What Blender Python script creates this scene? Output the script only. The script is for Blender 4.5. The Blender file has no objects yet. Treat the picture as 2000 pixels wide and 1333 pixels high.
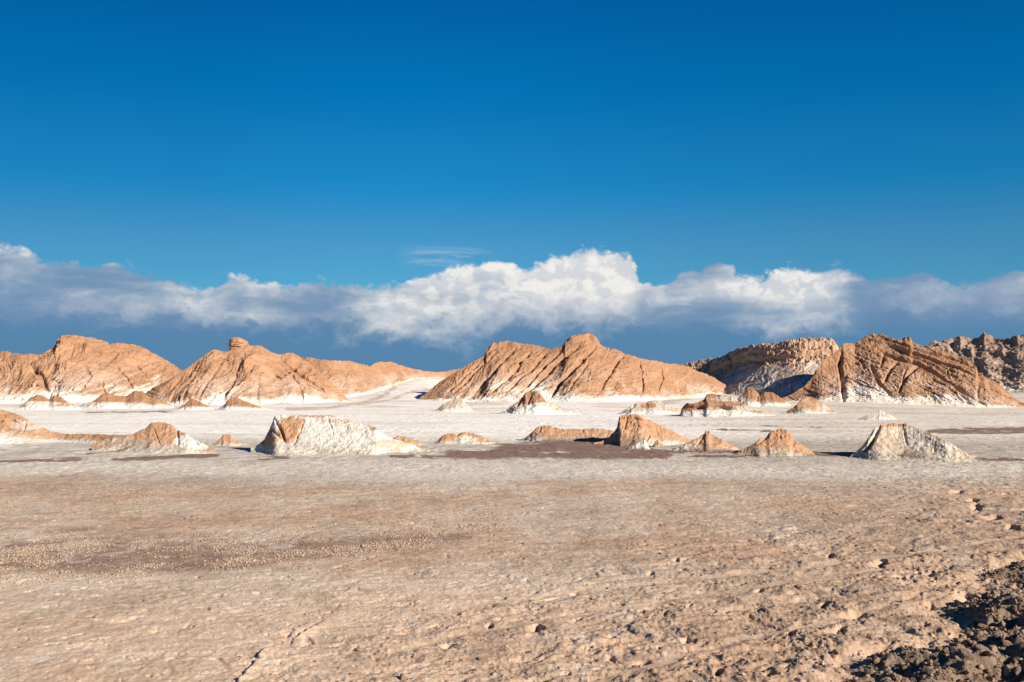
import bpy, math, random
import numpy as np

# ------------------------------------------------------------------ camera, sky, sun, exposure
sc = bpy.context.scene
W, H_, F = 2000.0, 1333.0, 2200.0          # photo frame and focal length in its pixels
HOR, CAMZ = 740.0, 6.0
PITCH = math.atan((HOR - H_/2)/F)
cam_d = bpy.data.cameras.new('camera')
cam = bpy.data.objects.new('camera', cam_d); sc.collection.objects.link(cam)
cam.location = (0, 0, CAMZ)
cam.rotation_euler = (math.pi/2 + PITCH, 0, 0)
cam_d.sensor_width = 36; cam_d.lens = 36*F/W
cam_d.clip_start = .1; cam_d.clip_end = 80000
sc.camera = cam
sc.view_settings.view_transform = 'Standard'; sc.view_settings.look = 'None'
sc.view_settings.gamma = 1; sc.view_settings.exposure = 0.9
sc.cycles.max_bounces = 3; sc.cycles.diffuse_bounces = 2; sc.cycles.glossy_bounces = 1; sc.cycles.transmission_bounces = 0

SUN_EL, SUN_AZ = math.radians(25), math.radians(127)   # azimuth measured from +Y (view) towards +X
to_sun = (math.cos(SUN_EL)*math.sin(SUN_AZ), math.cos(SUN_EL)*math.cos(SUN_AZ), math.sin(SUN_EL))
sun_d = bpy.data.lights.new('sun', 'SUN'); sun_d.energy = 4.7; sun_d.angle = math.radians(.5)
sun_d.color = (1, .90, .76)
sun = bpy.data.objects.new('sun', sun_d); sc.collection.objects.link(sun)
from mathutils import Vector
sun.rotation_euler = Vector(to_sun).to_track_quat('Z', 'Y').to_euler()

class NT:
    """small helper to write node trees"""
    def __init__(s, tree): s.t = tree; tree.nodes.clear()
    def n(s, kind, **kw):
        nd = s.t.nodes.new(kind)
        for k, v in kw.items(): setattr(nd, k, v)
        return nd
    def put(s, sock, v):
        if hasattr(v, 'is_output'): s.t.links.new(v, sock)
        elif v is not None: sock.default_value = v
    def m(s, op, a, b=None, c=None, clamp=False):
        nd = s.n('ShaderNodeMath', operation=op, use_clamp=clamp)
        s.put(nd.inputs[0], a)
        if b is not None: s.put(nd.inputs[1], b)
        if c is not None: s.put(nd.inputs[2], c)
        return nd.outputs[0]
    def ramp(s, v, lo, hi, o0=0.0, o1=1.0, smooth=True):
        nd = s.n('ShaderNodeMapRange', interpolation_type='SMOOTHSTEP' if smooth else 'LINEAR')
        s.put(nd.inputs[0], v); s.put(nd.inputs[1], lo); s.put(nd.inputs[2], hi)
        s.put(nd.inputs[3], o0); s.put(nd.inputs[4], o1)
        return nd.outputs[0]
    def mix(s, f, a, b, mode='MIX'):
        nd = s.n('ShaderNodeMix', data_type='RGBA', blend_type=mode)
        s.put(nd.inputs[0], f); s.put(nd.inputs[6], a); s.put(nd.inputs[7], b)
        return nd.outputs[2]
    def xyz(s, x, y, z):
        nd = s.n('ShaderNodeCombineXYZ')
        s.put(nd.inputs[0], x); s.put(nd.inputs[1], y); s.put(nd.inputs[2], z)
        return nd.outputs[0]
    def noise(s, vec, scale, detail=5, rough=.55, dist=0.0, dim='3D', ntype='FBM', lac=2.0):
        nd = s.n('ShaderNodeTexNoise', noise_dimensions=dim)
        nd.noise_type = ntype; nd.normalize = True
        s.put(nd.inputs['Vector'], vec); s.put(nd.inputs['Scale'], scale)
        s.put(nd.inputs['Detail'], detail); s.put(nd.inputs['Roughness'], rough)
        s.put(nd.inputs['Distortion'], dist); s.put(nd.inputs['Lacunarity'], lac)
        return nd.outputs[0]
    def curve(s, v, pts, lo, hi):
        nd = s.n('ShaderNodeFloatCurve')
        cm = nd.mapping; cm.clip_min_y = -1; cm.clip_max_y = 2; c = cm.curves[0]
        P = [((x-lo)/(hi-lo), y) for x, y in pts]
        c.points[0].location = P[0]; c.points[1].location = P[-1]
        for p in P[1:-1]: c.points.new(*p)
        for p in c.points: p.handle_type = 'AUTO'
        cm.update()
        s.put(nd.inputs[1], s.ramp(v, lo, hi, smooth=False))
        return nd.outputs[0]

def srgb(r, g, b, k=1.0):
    f = lambda c: (c/255/12.92 if c <= 10 else ((c/255+.055)/1.055)**2.4)*k
    return (f(r), f(g), f(b), 1)

def build_world():
    w = bpy.data.worlds.new('World'); sc.world = w; w.use_nodes = True
    N = NT(w.node_tree)
    out = N.n('ShaderNodeOutputWorld'); bg = N.n('ShaderNodeBackground')
    N.t.links.new(bg.outputs[0], out.inputs[0])
    sky = N.n('ShaderNodeTexSky', sky_type='NISHITA'); sky.sun_disc = False
    sky.sun_elevation = SUN_EL; sky.sun_rotation = SUN_AZ
    sky.altitude = 2400; sky.air_density = 1.0; sky.dust_density = .3; sky.ozone_density = 2.5
    tc = N.n('ShaderNodeTexCoord'); sep = N.n('ShaderNodeSeparateXYZ')
    N.t.links.new(tc.outputs['Generated'], sep.inputs[0])
    x, y, z = sep.outputs
    az = N.m('ARCTAN2', x, y)
    rad = N.m('SQRT', N.m('ADD', N.m('MULTIPLY', x, x), N.m('MULTIPLY', y, y)))
    el = N.m('ARCTAN2', z, rad)
    K = 11.0
    u = N.m('MULTIPLY', az, K)              # 1 unit = 200 photo pixels
    v = N.m('MULTIPLY', el, K)
    # deep, polarised desert sky: the physical sky, tinted by elevation
    E = lambda py: (HOR-py)/200
    tint = N.n('ShaderNodeValToRGB')
    N.put(tint.inputs[0], N.ramp(v, 0, 4.0, smooth=False))
    cr = tint.color_ramp; cr.interpolation = 'EASE'
    stops = [(0.0, SKY[0]), (.30, SKY[1]), (.50, SKY[2]), (.72, SKY[3]), (.95, SKY[4])]
    cr.elements[0].position = 0; cr.elements[0].color = stops[0][1]
    cr.elements[1].position = stops[-1][0]; cr.elements[1].color = stops[-1][1]
    for p, c in stops[1:-1]:
        e = cr.elements.new(p); e.color = c
    blue0 = N.mix(1.0, sky.outputs[0], tint.outputs[0], 'MULTIPLY')
    pol = N.curve(az, [(-3.2,.85),(-.8,.66),(-.31,.77),(0,.93),(.31,.93),(.8,.95),(3.2,.85)], -3.2, 3.2)
    bs = N.n('ShaderNodeVectorMath', operation='SCALE'); N.t.links.new(blue0, bs.inputs[0]); N.put(bs.inputs[3], pol)
    blue = bs.outputs[0]
    # cloud bank: outline by azimuth, body by billowing noise
    top = [(-2600,520),(-1500,470),(-800,500),(-300,480),(0,492),(60,503),(150,518),(240,523),(330,538),(400,543),(455,529),(500,540),(560,552),
           (640,533),(700,547),(760,536),(850,520),(930,506),(1000,498),(1035,506),(1065,490),(1110,484),(1160,482),(1205,482),
           (1240,498),(1264,536),(1300,528),(1400,509),(1470,530),(1560,513),(1650,514),(1700,545),(1750,548),(1805,530),(1850,552),(1990,538),(2300,520),(3000,500),(4500,540)]
    to_az = lambda px: math.atan((px-1000)/F)*K if abs(px-1000) < 1400 else (px-1000)/F*K*.9
    topc = N.curve(u, [(to_az(px), (HOR-py)/400) for px, py in top], to_az(-2600), to_az(4500))
    topv = N.m('MULTIPLY', topc, 2.0)
    def cpt(du, dv):
        return N.xyz(N.m('ADD', u, du), N.m('MULTIPLY', N.m('ADD', v, dv), 1.35), .37)
    def billow(p):
        big = N.noise(p, 1.7, 3, .5, .3)
        vo = N.n('ShaderNodeTexVoronoi', feature='SMOOTH_F1', voronoi_dimensions='3D')
        wv = N.n('ShaderNodeVectorMath', operation='ADD')
        nz = N.n('ShaderNodeTexNoise'); N.put(nz.inputs['Vector'], p); nz.inputs['Scale'].default_value = 3.2; nz.inputs['Detail'].default_value = 5
        sc_ = N.n('ShaderNodeVectorMath', operation='SCALE'); N.t.links.new(nz.outputs[1], sc_.inputs[0]); sc_.inputs[3].default_value = .34
        N.t.links.new(sc_.outputs[0], wv.inputs[0]); N.put(wv.inputs[1], p)
        N.t.links.new(wv.outputs[0], vo.inputs['Vector']); vo.inputs['Scale'].default_value = 4.0
        vo.inputs['Detail'].default_value = 3; vo.inputs['Roughness'].default_value = .55; vo.inputs['Smoothness'].default_value = .5
        puff = N.m('SUBTRACT', 1.0, vo.outputs['Distance'])
        fine = N.noise(wv.outputs[0], 8, 7, .58)
        return N.m('ADD', N.m('ADD', N.m('MULTIPLY', big, .85), N.m('MULTIPLY', puff, .42)), N.m('MULTIPLY', fine, .24))
    b0 = billow(cpt(0, 0))
    b1 = billow(cpt(.085, .075))             # the same field a step towards the sun
    depth = N.m('SUBTRACT', topv, v)         # how far below the outline
    dens = N.m('ADD', N.m('MULTIPLY', depth, 4.2), N.m('MULTIPLY', N.m('SUBTRACT', b0, .78), 1.15))
    alpha = N.ramp(dens, -.03, .25)
    lit = N.ramp(N.m('SUBTRACT', b0, b1), -.12, .14)
    # big light and dark areas along the bank, bright near the top
    area = N.noise(N.xyz(N.m('MULTIPLY', u, .55), N.m('MULTIPLY', v, 1.9), 2.2), 1.5, 5, .55, .4)
    hump = N.curve(u, [(to_az(a), b) for a, b in [(-2600,.35),(0,.40),(200,.38),(400,.50),(550,.52),(650,.58),(750,.80),(950,.85),(1120,1.0),(1230,.85),(1320,.32),(1420,.45),(1560,.66),(1650,.52),(1760,.25),(1900,.25),(1990,.35),(4500,.35)]], to_az(-2600), to_az(4500))
    glow = N.m('MULTIPLY', N.m('ADD', N.m('MULTIPLY', lit, .62), .38), N.ramp(N.m('ADD', area, N.m('MULTIPLY', hump, .62)), .62, 1.12))
    glow = N.m('MULTIPLY', glow, 1.0, clamp=True)
    # the lit part thins out below and melts into the rain-blue veil
    botc = N.curve(u, [(to_az(a), (HOR-b)/400) for a, b in [(-2600,590),(0,572),(300,575),(420,590),(550,592),(700,598),(830,612),(1000,598),(1250,582),(1400,585),(1600,590),(1750,572),(2000,565),(4500,590)]], to_az(-2600), to_az(4500))
    botv = N.m('ADD', N.m('MULTIPLY', botc, 2.0), N.m('MULTIPLY', N.m('SUBTRACT', b0, .8), .55))
    fade = N.ramp(N.m('SUBTRACT', v, botv), -.24, .24)
    veil_lo, veil_hi = CLD[0], CLD[1]
    streak = N.noise(N.xyz(N.m('ADD', u, N.m('MULTIPLY', v, -.5)), N.m('MULTIPLY', v, .35), 5), 2.2, 4, .5, .2)
    mist = N.m('MULTIPLY', N.ramp(v, .36, .95), N.ramp(streak, .28, .62, .25, 1.0))
    veil = N.mix(mist, veil_lo, veil_hi)
    midtone = N.mix(N.m('MULTIPLY', N.ramp(N.m('ADD', area, N.m('MULTIPLY', hump, .62)), .62, 1.15), .9), CLD[2], srgb(198,205,214))
    body = N.mix(glow, midtone, CLD[3])
    cloud = N.mix(fade, veil, body)
    wisp = N.noise(N.xyz(N.m('MULTIPLY', u, .5), N.m('MULTIPLY', v, 4.5), 9), 1.6, 6, .6, .8)
    wm = N.m('MULTIPLY', N.ramp(N.m('ABSOLUTE', N.m('SUBTRACT', v, E(501))), .13, .0),
             N.ramp(N.m('ABSOLUTE', N.m('SUBTRACT', u, to_az(875))), .55, .15))
    wa = N.m('MULTIPLY', N.m('MULTIPLY', wm, N.ramp(wisp, .40, .75)), .55)
    k = N.n('ShaderNodeVectorMath', operation='SCALE'); N.t.links.new(cloud, k.inputs[0]); k.inputs[3].default_value = CLD[4]
    base = N.mix(wa, blue, N.n('ShaderNodeRGB').outputs[0]); base.node.inputs[7].default_value = CLD[1]
    for l in list(base.node.inputs[7].links): N.t.links.remove(l)
    kw = [c*CLD[4] for c in CLD[3][:3]] + [1]; base.node.inputs[7].default_value = kw
    fin = N.mix(alpha, base, k.outputs[0])
    N.t.links.new(fin, bg.inputs[0]); bg.inputs[1].default_value = SKY_K
    # overhead there are no clouds: plain sky, which is also cheaper to look up
    bg2 = N.n('ShaderNodeBackground'); N.t.links.new(blue, bg2.inputs[0]); bg2.inputs[1].default_value = SKY_K
    ms = N.n('ShaderNodeMixShader'); N.put(ms.inputs[0], N.m('GREATER_THAN', v, 1.9))
    N.t.links.new(bg.outputs[0], ms.inputs[1]); N.t.links.new(bg2.outputs[0], ms.inputs[2])
    N.t.links.new(ms.outputs[0], out.inputs[0])
    w.cycles.sampling_method = 'MANUAL'; w.cycles.sample_map_resolution = 256

# tints applied to the physical sky (low to high), cloud colours (veil low, veil high, shade, lit), cloud gain
SKY = [(.30,.62,.75,1), (.23,.65,.81,1), (.05,.65,.92,1), (.005,.62,.96,1), (.004,.53,.94,1)]
CLD = [srgb(88,134,173), srgb(140,158,188), srgb(116,149,182), srgb(243,240,235), 8.9]
SKY_K = .06
build_world()

# ------------------------------------------------------------------ noise
rng = np.random.default_rng(7)
PERM = rng.permutation(1024).astype(np.int32)
ANG = rng.random(1024).astype(np.float32)*2*np.pi
GX, GY = np.cos(ANG), np.sin(ANG)
def perlin(x, y, seed=0):
    x = np.asarray(x); y = np.asarray(y)
    xf = np.floor(x); yf = np.floor(y)
    fx = (x-xf).astype(np.float32); fy = (y-yf).astype(np.float32)
    xi = xf.astype(np.int32); yi = yf.astype(np.int32) + seed*131
    p0 = PERM[yi & 1023]; p1 = PERM[(yi+1) & 1023]
    def g(ix, p, dx, dy):
        h = PERM[(ix + p) & 1023]
        return GX[h]*dx + GY[h]*dy
    u = fx*fx*fx*(fx*(fx*6-15)+10); v = fy*fy*fy*(fy*(fy*6-15)+10)
    a = g(xi, p0, fx, fy); b = g(xi+1, p0, fx-1, fy)
    a += (b-a)*u
    c = g(xi, p1, fx, fy-1); d = g(xi+1, p1, fx-1, fy-1)
    c += (d-c)*u
    return 1.5*(a + (c-a)*v)
def fbm(x, y, o=4, seed=0, gain=.5, lac=2.03):
    r = 0; a = 1.0; n = 0
    for i in range(o):
        r = r + a*perlin(x, y, seed+i); n += a; a *= gain; x = x*lac+3.1; y = y*lac-1.7
    return r/n*1.4
def ridged(x, y, o=4, seed=0, gain=.5, lac=2.03):
    r = 0; a = 1.0; n = 0
    for i in range(o):
        r = r + a*(1-2.2*np.abs(perlin(x, y, seed+i))); n += a; a *= gain; x = x*lac+5.3; y = y*lac+2.9
    return r/n
def sst(x, a, b):
    t = np.clip((x-a)/(b-a), 0, 1); return t*t*(3-2*t)
def terrace(n, k, sharp=.12):
    q = n*k; f = np.floor(q); return (f + sst(q-f, 1-sharp, 1.0))/k
def mixc(a, b, t): return a + (b-a)*t[..., None]

# ------------------------------------------------------------------ projection
cp, sp = math.cos(PITCH), math.sin(PITCH)
def project(x, y, z):
    zz = z-CAMZ
    fw = y*cp + zz*sp; up = -y*sp + zz*cp
    fw = np.where(fw < .3, .3, fw)
    return W/2 + F*x/fw, H_/2 - F*up/fw
def elev(py):                      # slope z/y of the ray through row py
    b = (H_/2-np.asarray(py, float))/F
    return (sp + b*cp)/(cp - b*sp)
def lat(px, py):                   # x/y of the ray
    b = (H_/2-np.asarray(py, float))/F
    return (np.asarray(px, float)-W/2)/F/(cp-b*sp)
def gdepth(py): return -CAMZ/elev(py)      # depth of flat ground on row py
def seg(px, py, pts, ky=1.0):
    """distance in photo pixels (rows scaled by ky) to a polyline, and the position along it"""
    best = np.full(px.shape, 1e9); pos = np.zeros(px.shape); n = len(pts)-1
    for i in range(n):
        x0, y0 = pts[i][0], pts[i][1]*ky; x1, y1 = pts[i+1][0], pts[i+1][1]*ky
        dx, dy = x1-x0, y1-y0; L = dx*dx+dy*dy+1e-9
        t = np.clip(((px-x0)*dx + (py*ky-y0)*dy)/L, 0, 1)
        d = np.hypot(px-x0-t*dx, py*ky-y0-t*dy)
        m = d < best; best = np.where(m, d, best); pos = np.where(m, (i+t)/n, pos)
    return best, pos

# ------------------------------------------------------------------ mesh helpers
def grid_obj(name, X, Y, Z, mat, col=None, wrap=False):
    nr, nc = X.shape
    me = bpy.data.meshes.new(name)
    co = np.stack([X, Y, Z], -1).astype(np.float32).reshape(-1)
    me.vertices.add(nr*nc); me.vertices.foreach_set('co', co)
    idx = np.arange(nr*nc, dtype=np.int32).reshape(nr, nc)
    if wrap: idx = np.concatenate([idx, idx[:, :1]], 1)
    q = np.stack([idx[:-1, :-1], idx[:-1, 1:], idx[1:, 1:], idx[1:, :-1]], -1).reshape(-1, 4)
    me.loops.add(q.size); me.polygons.add(len(q))
    me.loops.foreach_set('vertex_index', q.reshape(-1))
    me.polygons.foreach_set('loop_start', np.arange(0, q.size, 4, dtype=np.int32))
    me.update(calc_edges=True)
    me.polygons.foreach_set('use_smooth', np.ones(len(q), bool))
    if col is not None:
        at = me.attributes.new('albedo', 'FLOAT_COLOR', 'POINT')
        c = np.ones((nr*nc, 4), np.float32); c[:, :3] = np.clip(col.reshape(-1, 3), .005, .95)
        at.data.foreach_set('color', c.reshape(-1))
    me.materials.append(mat)
    o = bpy.data.objects.new(name, me); sc.collection.objects.link(o)
    return o

def earth_mat(name, fine, bump, amount=.25, freq2=None, rough=.95):
    """weathered earth: surface colour from the mesh, broken up by procedural grain, plus grain relief"""
    m = bpy.data.materials.new(name); m.use_nodes = True
    N = NT(m.node_tree)
    out = N.n('ShaderNodeOutputMaterial'); b = N.n('ShaderNodeBsdfPrincipled')
    N.t.links.new(b.outputs[0], out.inputs[0])
    at = N.n('ShaderNodeAttribute', attribute_name='albedo')
    ge = N.n('ShaderNodeNewGeometry'); P = ge.outputs['Position']
    n1 = N.noise(P, fine, 8, .65)
    n2 = N.noise(P, (freq2 or fine/7), 5, .6, .5)
    k = N.m('ADD', N.ramp(n1, .25, .75, 1-amount, 1+amount, False), N.ramp(n2, .3, .7, -amount*.35, amount*.35, False))
    c = N.n('ShaderNodeVectorMath', operation='SCALE'); N.t.links.new(at.outputs[0], c.inputs[0]); N.put(c.inputs[3], k)
    N.t.links.new(c.outputs[0], b.inputs['Base Color'])
    b.inputs['Roughness'].default_value = rough
    b.inputs['Specular IOR Level'].default_value = .15
    bp = N.n('ShaderNodeBump'); bp.inputs['Strength'].default_value = 1; bp.inputs['Distance'].default_value = bump
    N.put(bp.inputs['Height'], n1); N.t.links.new(bp.outputs[0], b.inputs['Normal'])
    return m

def tag(o, label=None, cat=None, group=None, kind=None):
    if label: o['label'] = label
    if cat: o['category'] = cat
    if group: o['group'] = group
    if kind: o['kind'] = kind
    return o

# surface colours (real albedos)
WHITE = np.array([.64, .59, .52]); PAN = np.array([.80, .75, .675]); CREAM = np.array([.56, .41, .295]); TAN = np.array([.42, .288, .20])
GREY = np.array([.42, .355, .28]); BROWN = np.array([.145, .092, .07]); ORANGE = np.array([.345, .193, .110])
RUST = np.array([.25, .127, .070]); DARK = np.array([.10, .07, .052]); SAND = np.array([.39, .245, .15])

# ------------------------------------------------------------------ ground
def berm_f(x, y):
    """how far into the gravel bank at the right a point lies, in metres"""
    w = 1.1*perlin(x/3.1, y/3.1, 61) + .55*perlin(x/1.1, y/1.1, 62) - .2
    ax, ay, bx, by = 5.2, 20.5, 18.6, 39.5
    L = math.hypot(bx-ax, by-ay)
    return ((x-ax)*(by-ay) - (y-ay)*(bx-ax))/L + w

PITS = [  # photo positions of larger hollows with a shaded edge: px, py, half-width px, half-height px, depth m
    (1715,1100,22,9,.4),(1045,1228,24,8,.45),(870,1262,12,5,.2),(955,1220,10,5,.3),(1665,1200,34,9,.5),(1610,1180,14,6,.4),
    (1640,1228,15,7,.4),(1880,1160,24,8,.28),(1815,1175,13,6,.25),(1905,990,15,8,.5),(1865,960,16,4,.35),(1900,975,14,5,.4),
    (1935,1010,22,6,.4),(1975,1030,18,5,.4),(1340,1250,16,6,.35),(1400,1320,14,8,.35),(1270,1120,8,3,.2),(1435,1290,12,5,.3),(1480,1155,12,4,.25),
    (1620,1085,10,4,.3),(1760,1130,12,4,.3),(1540,1240,12,4,.3),(1560,1215,14,3,.25),(1250,1290,18,4,.25),(1190,1245,16,3,.2),(1120,1160,10,3,.2),(1700,1270,14,6,.35),(1500,1320,16,6,.35),(1320,1095,8,3,.2),
    (1865,1284,120,14,.5),(1740,1320,80,9,.4),(1960,1225,60,10,.4)]
CRACKS = [([(455,1345),(485,1305),(520,1270),(545,1262)], 1.9, .22), ([(562,1243),(580,1228),(601,1216)], 1.2, .12), ([(568,1256),(585,1240),(608,1228),(630,1213)], 1.2, .12),
          ([(15,1195),(60,1190)], 1.3, .06), ([(235,1259),(280,1258)], 1.3, .06), ([(0,1283),(30,1279)], 1.2, .05), ([(90,1196),(95,1196)], 1.2, .05), ([(510,1170),(528,1170)], 1.5, .08)]
def region(px, py):
    """roughness of the crust: low on the left flats, high in the right foreground"""
    s = (px-1000)/1000*.75 + (py-1080)/253*.60
    return sst(s, -.30, .95)
TRACKS = [[(880,1190),(1050,1166),(1300,1138),(1560,1110),(1760,1085),(2010,1046)], [(760,1275),(900,1240),(1050,1212),(1300,1172),(1600,1128),(1900,1092)], [(1150,1330),(1400,1262),(1640,1205),(1800,1165)]]
def track(px, py):
    """smooth bands where wheels have pressed the crust flat"""
    t = np.zeros(px.shape)
    m = (px > 700) & (px < 2100) & (py > 1030) & (py < 1345)
    if m.any():
        q = np.zeros(m.sum())
        for pts in TRACKS:
            yy = np.interp(px[m], [p[0] for p in pts], [p[1] for p in pts], left=-500, right=-500)
            w = 3.0 + (yy-1040)/60
            q = np.maximum(q, np.exp(-((py[m]-yy)/np.maximum(w, 2))**2))
        t[m] = q
    return t
def rise_f(px):
    return np.exp(-((px-815)/150)**2)*1.0 + np.exp(-((px-1440)/130)**2)*.45 + .08
def ground_low(x, y):
    d = np.maximum(y, 1.0)
    px = 1000 + F*x/d
    r = np.hypot(x, y)
    front = (y > 5)
    z = .22*fbm(x/38, y/38, 3, 11)*sst(r, 30, 130)
    z = z + np.where(front, rise_f(px)*(sst(d, 275, 455)*7.3), 0)*(1-sst(r, 700, 1500))
    z = z - np.where(front, 1.3*sst(px, 1650, 2000)*sst(d, 215, 265), 0)*(1-sst(r, 330, 420))
    return z
def ground_z(x, y, detail=True):
    x = np.asarray(x, float); y = np.asarray(y, float)
    z = ground_low(x, y)
    if not detail: return z
    r = np.hypot(x, y)
    px, py = project(x, y, np.zeros_like(x))
    near = 1-sst(r, 70, 170)
    front = np.where(y > 8, 1.0, 0.0)
    tk = track(px, py)
    R = region(px, py)*near*front*(1-.75*tk)
    z = z - .035*tk*front*near
    # crust plates and lumps
    wx = x + .5*perlin(x/1.7, y/1.7, 5); wy = y + .5*perlin(x/1.7+9, y/1.7, 6)
    n1 = fbm(wx/1.7, wy/1.7, 5, 21, .56)
    n2 = fbm(wx/.36, wy/.36, 3, 27, .6)
    n3 = ridged(wx/.8, wy/.8, 4, 29, .6)
    patch = sst(fbm(x/6.5, y/6.5, 2, 33), -.30, .35)
    z = z + R*(.12*terrace(n1, 6, .06) + .05*n1 + .065*terrace(fbm(wx/.7, wy/.7, 4, 47, .6), 5, .06) + (.03+.05*patch)*np.maximum(n2, -.1) + .035*patch*n3)
    # sharp little holes
    hol = sst(fbm(wx/.55, wy/.38, 3, 41, .6), .36, .50)*sst(perlin(x/4, y/4, 44), -.15, .4)
    z = z - .16*hol*R
    z = z + (R*.010 + near*front*.006)*fbm(x/.12, y/.16, 2, 49)
    # soft ripples on the smoother left flats
    S = (1-region(px, py))*near*front
    rp = ridged(x/5.5 + .3*perlin(x/2, y/2, 3), y/1.5 + .6*perlin(x/3, y/3, 4), 3, 51)
    z = z + S*(.028*rp + .022*fbm(x/.34, y/.34, 4, 53, .62) + .040*terrace(fbm(wx/1.5, wy/1.1, 4, 57, .58), 4, .05) - .05*sst(fbm(wx/.5, wy/.35, 3, 59, .6), .46, .58))
    # crusty mid distance
    M = sst(r, 50, 90)*(1-sst(r, 200, 330))
    z = z + M*(.05*fbm(x/2.2, y/2.2, 3, 55, .6) + .09*np.maximum(ridged(x/1.3, y/1.7, 3, 56, .6), 0)*sst(fbm(x/9, y/14, 2, 58), -.2, .3))
    zone = front*np.where((py > 930) & (py < 1400) & (px > -200) & (px < 2200), 1, 0)
    if zone.any():
        for (cx, cy, rx, ry, dp) in PITS:
            m = (np.abs(px-cx) < 2.4*rx+ry) & (np.abs(py-cy) < 2.4*ry) & (zone > 0)
            if not m.any(): continue
            X_, Y_, p_, q_ = x[m], y[m], px[m], py[m]
            e = np.hypot((p_-cx + .28*(q_-cy))/rx, (q_-cy)/ry) + .55*fbm(X_*1.3, Y_*1.3, 3, 71)
            z[m] -= dp*.8*(1-sst(e, .62, .95))*(.08+.92*sst((p_-cx)/rx, -.9, .75))
        for pts, wd, dp in CRACKS:                     # broken lips of crust, a hand high on the right of the crack
            xs = [p[0] for p in pts]; ys = [p[1] for p in pts]
            m = (px > min(xs)-40) & (px < max(xs)+60) & (py > min(ys)-12) & (py < max(ys)+12) & (zone > 0)
            if not m.any(): continue
            o = np.argsort(ys)
            cx = np.interp(py[m], np.array(ys)[o], np.array(xs)[o]) + 4*perlin(y[m]*3, y[m]*.1, 73) + 3*perlin(y[m]*9, y[m]*.1, 75)
            u = px[m]-cx; en = sst(py[m], min(ys)-4, min(ys)+6)*(1-sst(py[m], max(ys)-3, max(ys)+5))
            z[m] += dp*.38*en*(sst(u, -1.5, 1.5)*np.exp(-np.maximum(u, 0)/22) - .5*np.exp(-(u/3.5)**2))
    # gravel bank
    b = berm_f(x, y)
    bm = sst(b, -.2, 1.2)*np.where((y > -40) & (y < 120), 1, 0)*(1-sst(r, 60, 90))
    edge = .12*sst(b, -.15, .45) + .30*sst(b, .3, 6)
    hum = .46*fbm(x/1.9, y/1.7, 3, 81) + .16*fbm(x/.6, y/.6, 3, 84)
    z = z + bm*(edge + hum) - .16*np.exp(-((b+.35)/.45)**2)*(1-sst(r, 60, 90))*front
    return z

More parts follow.
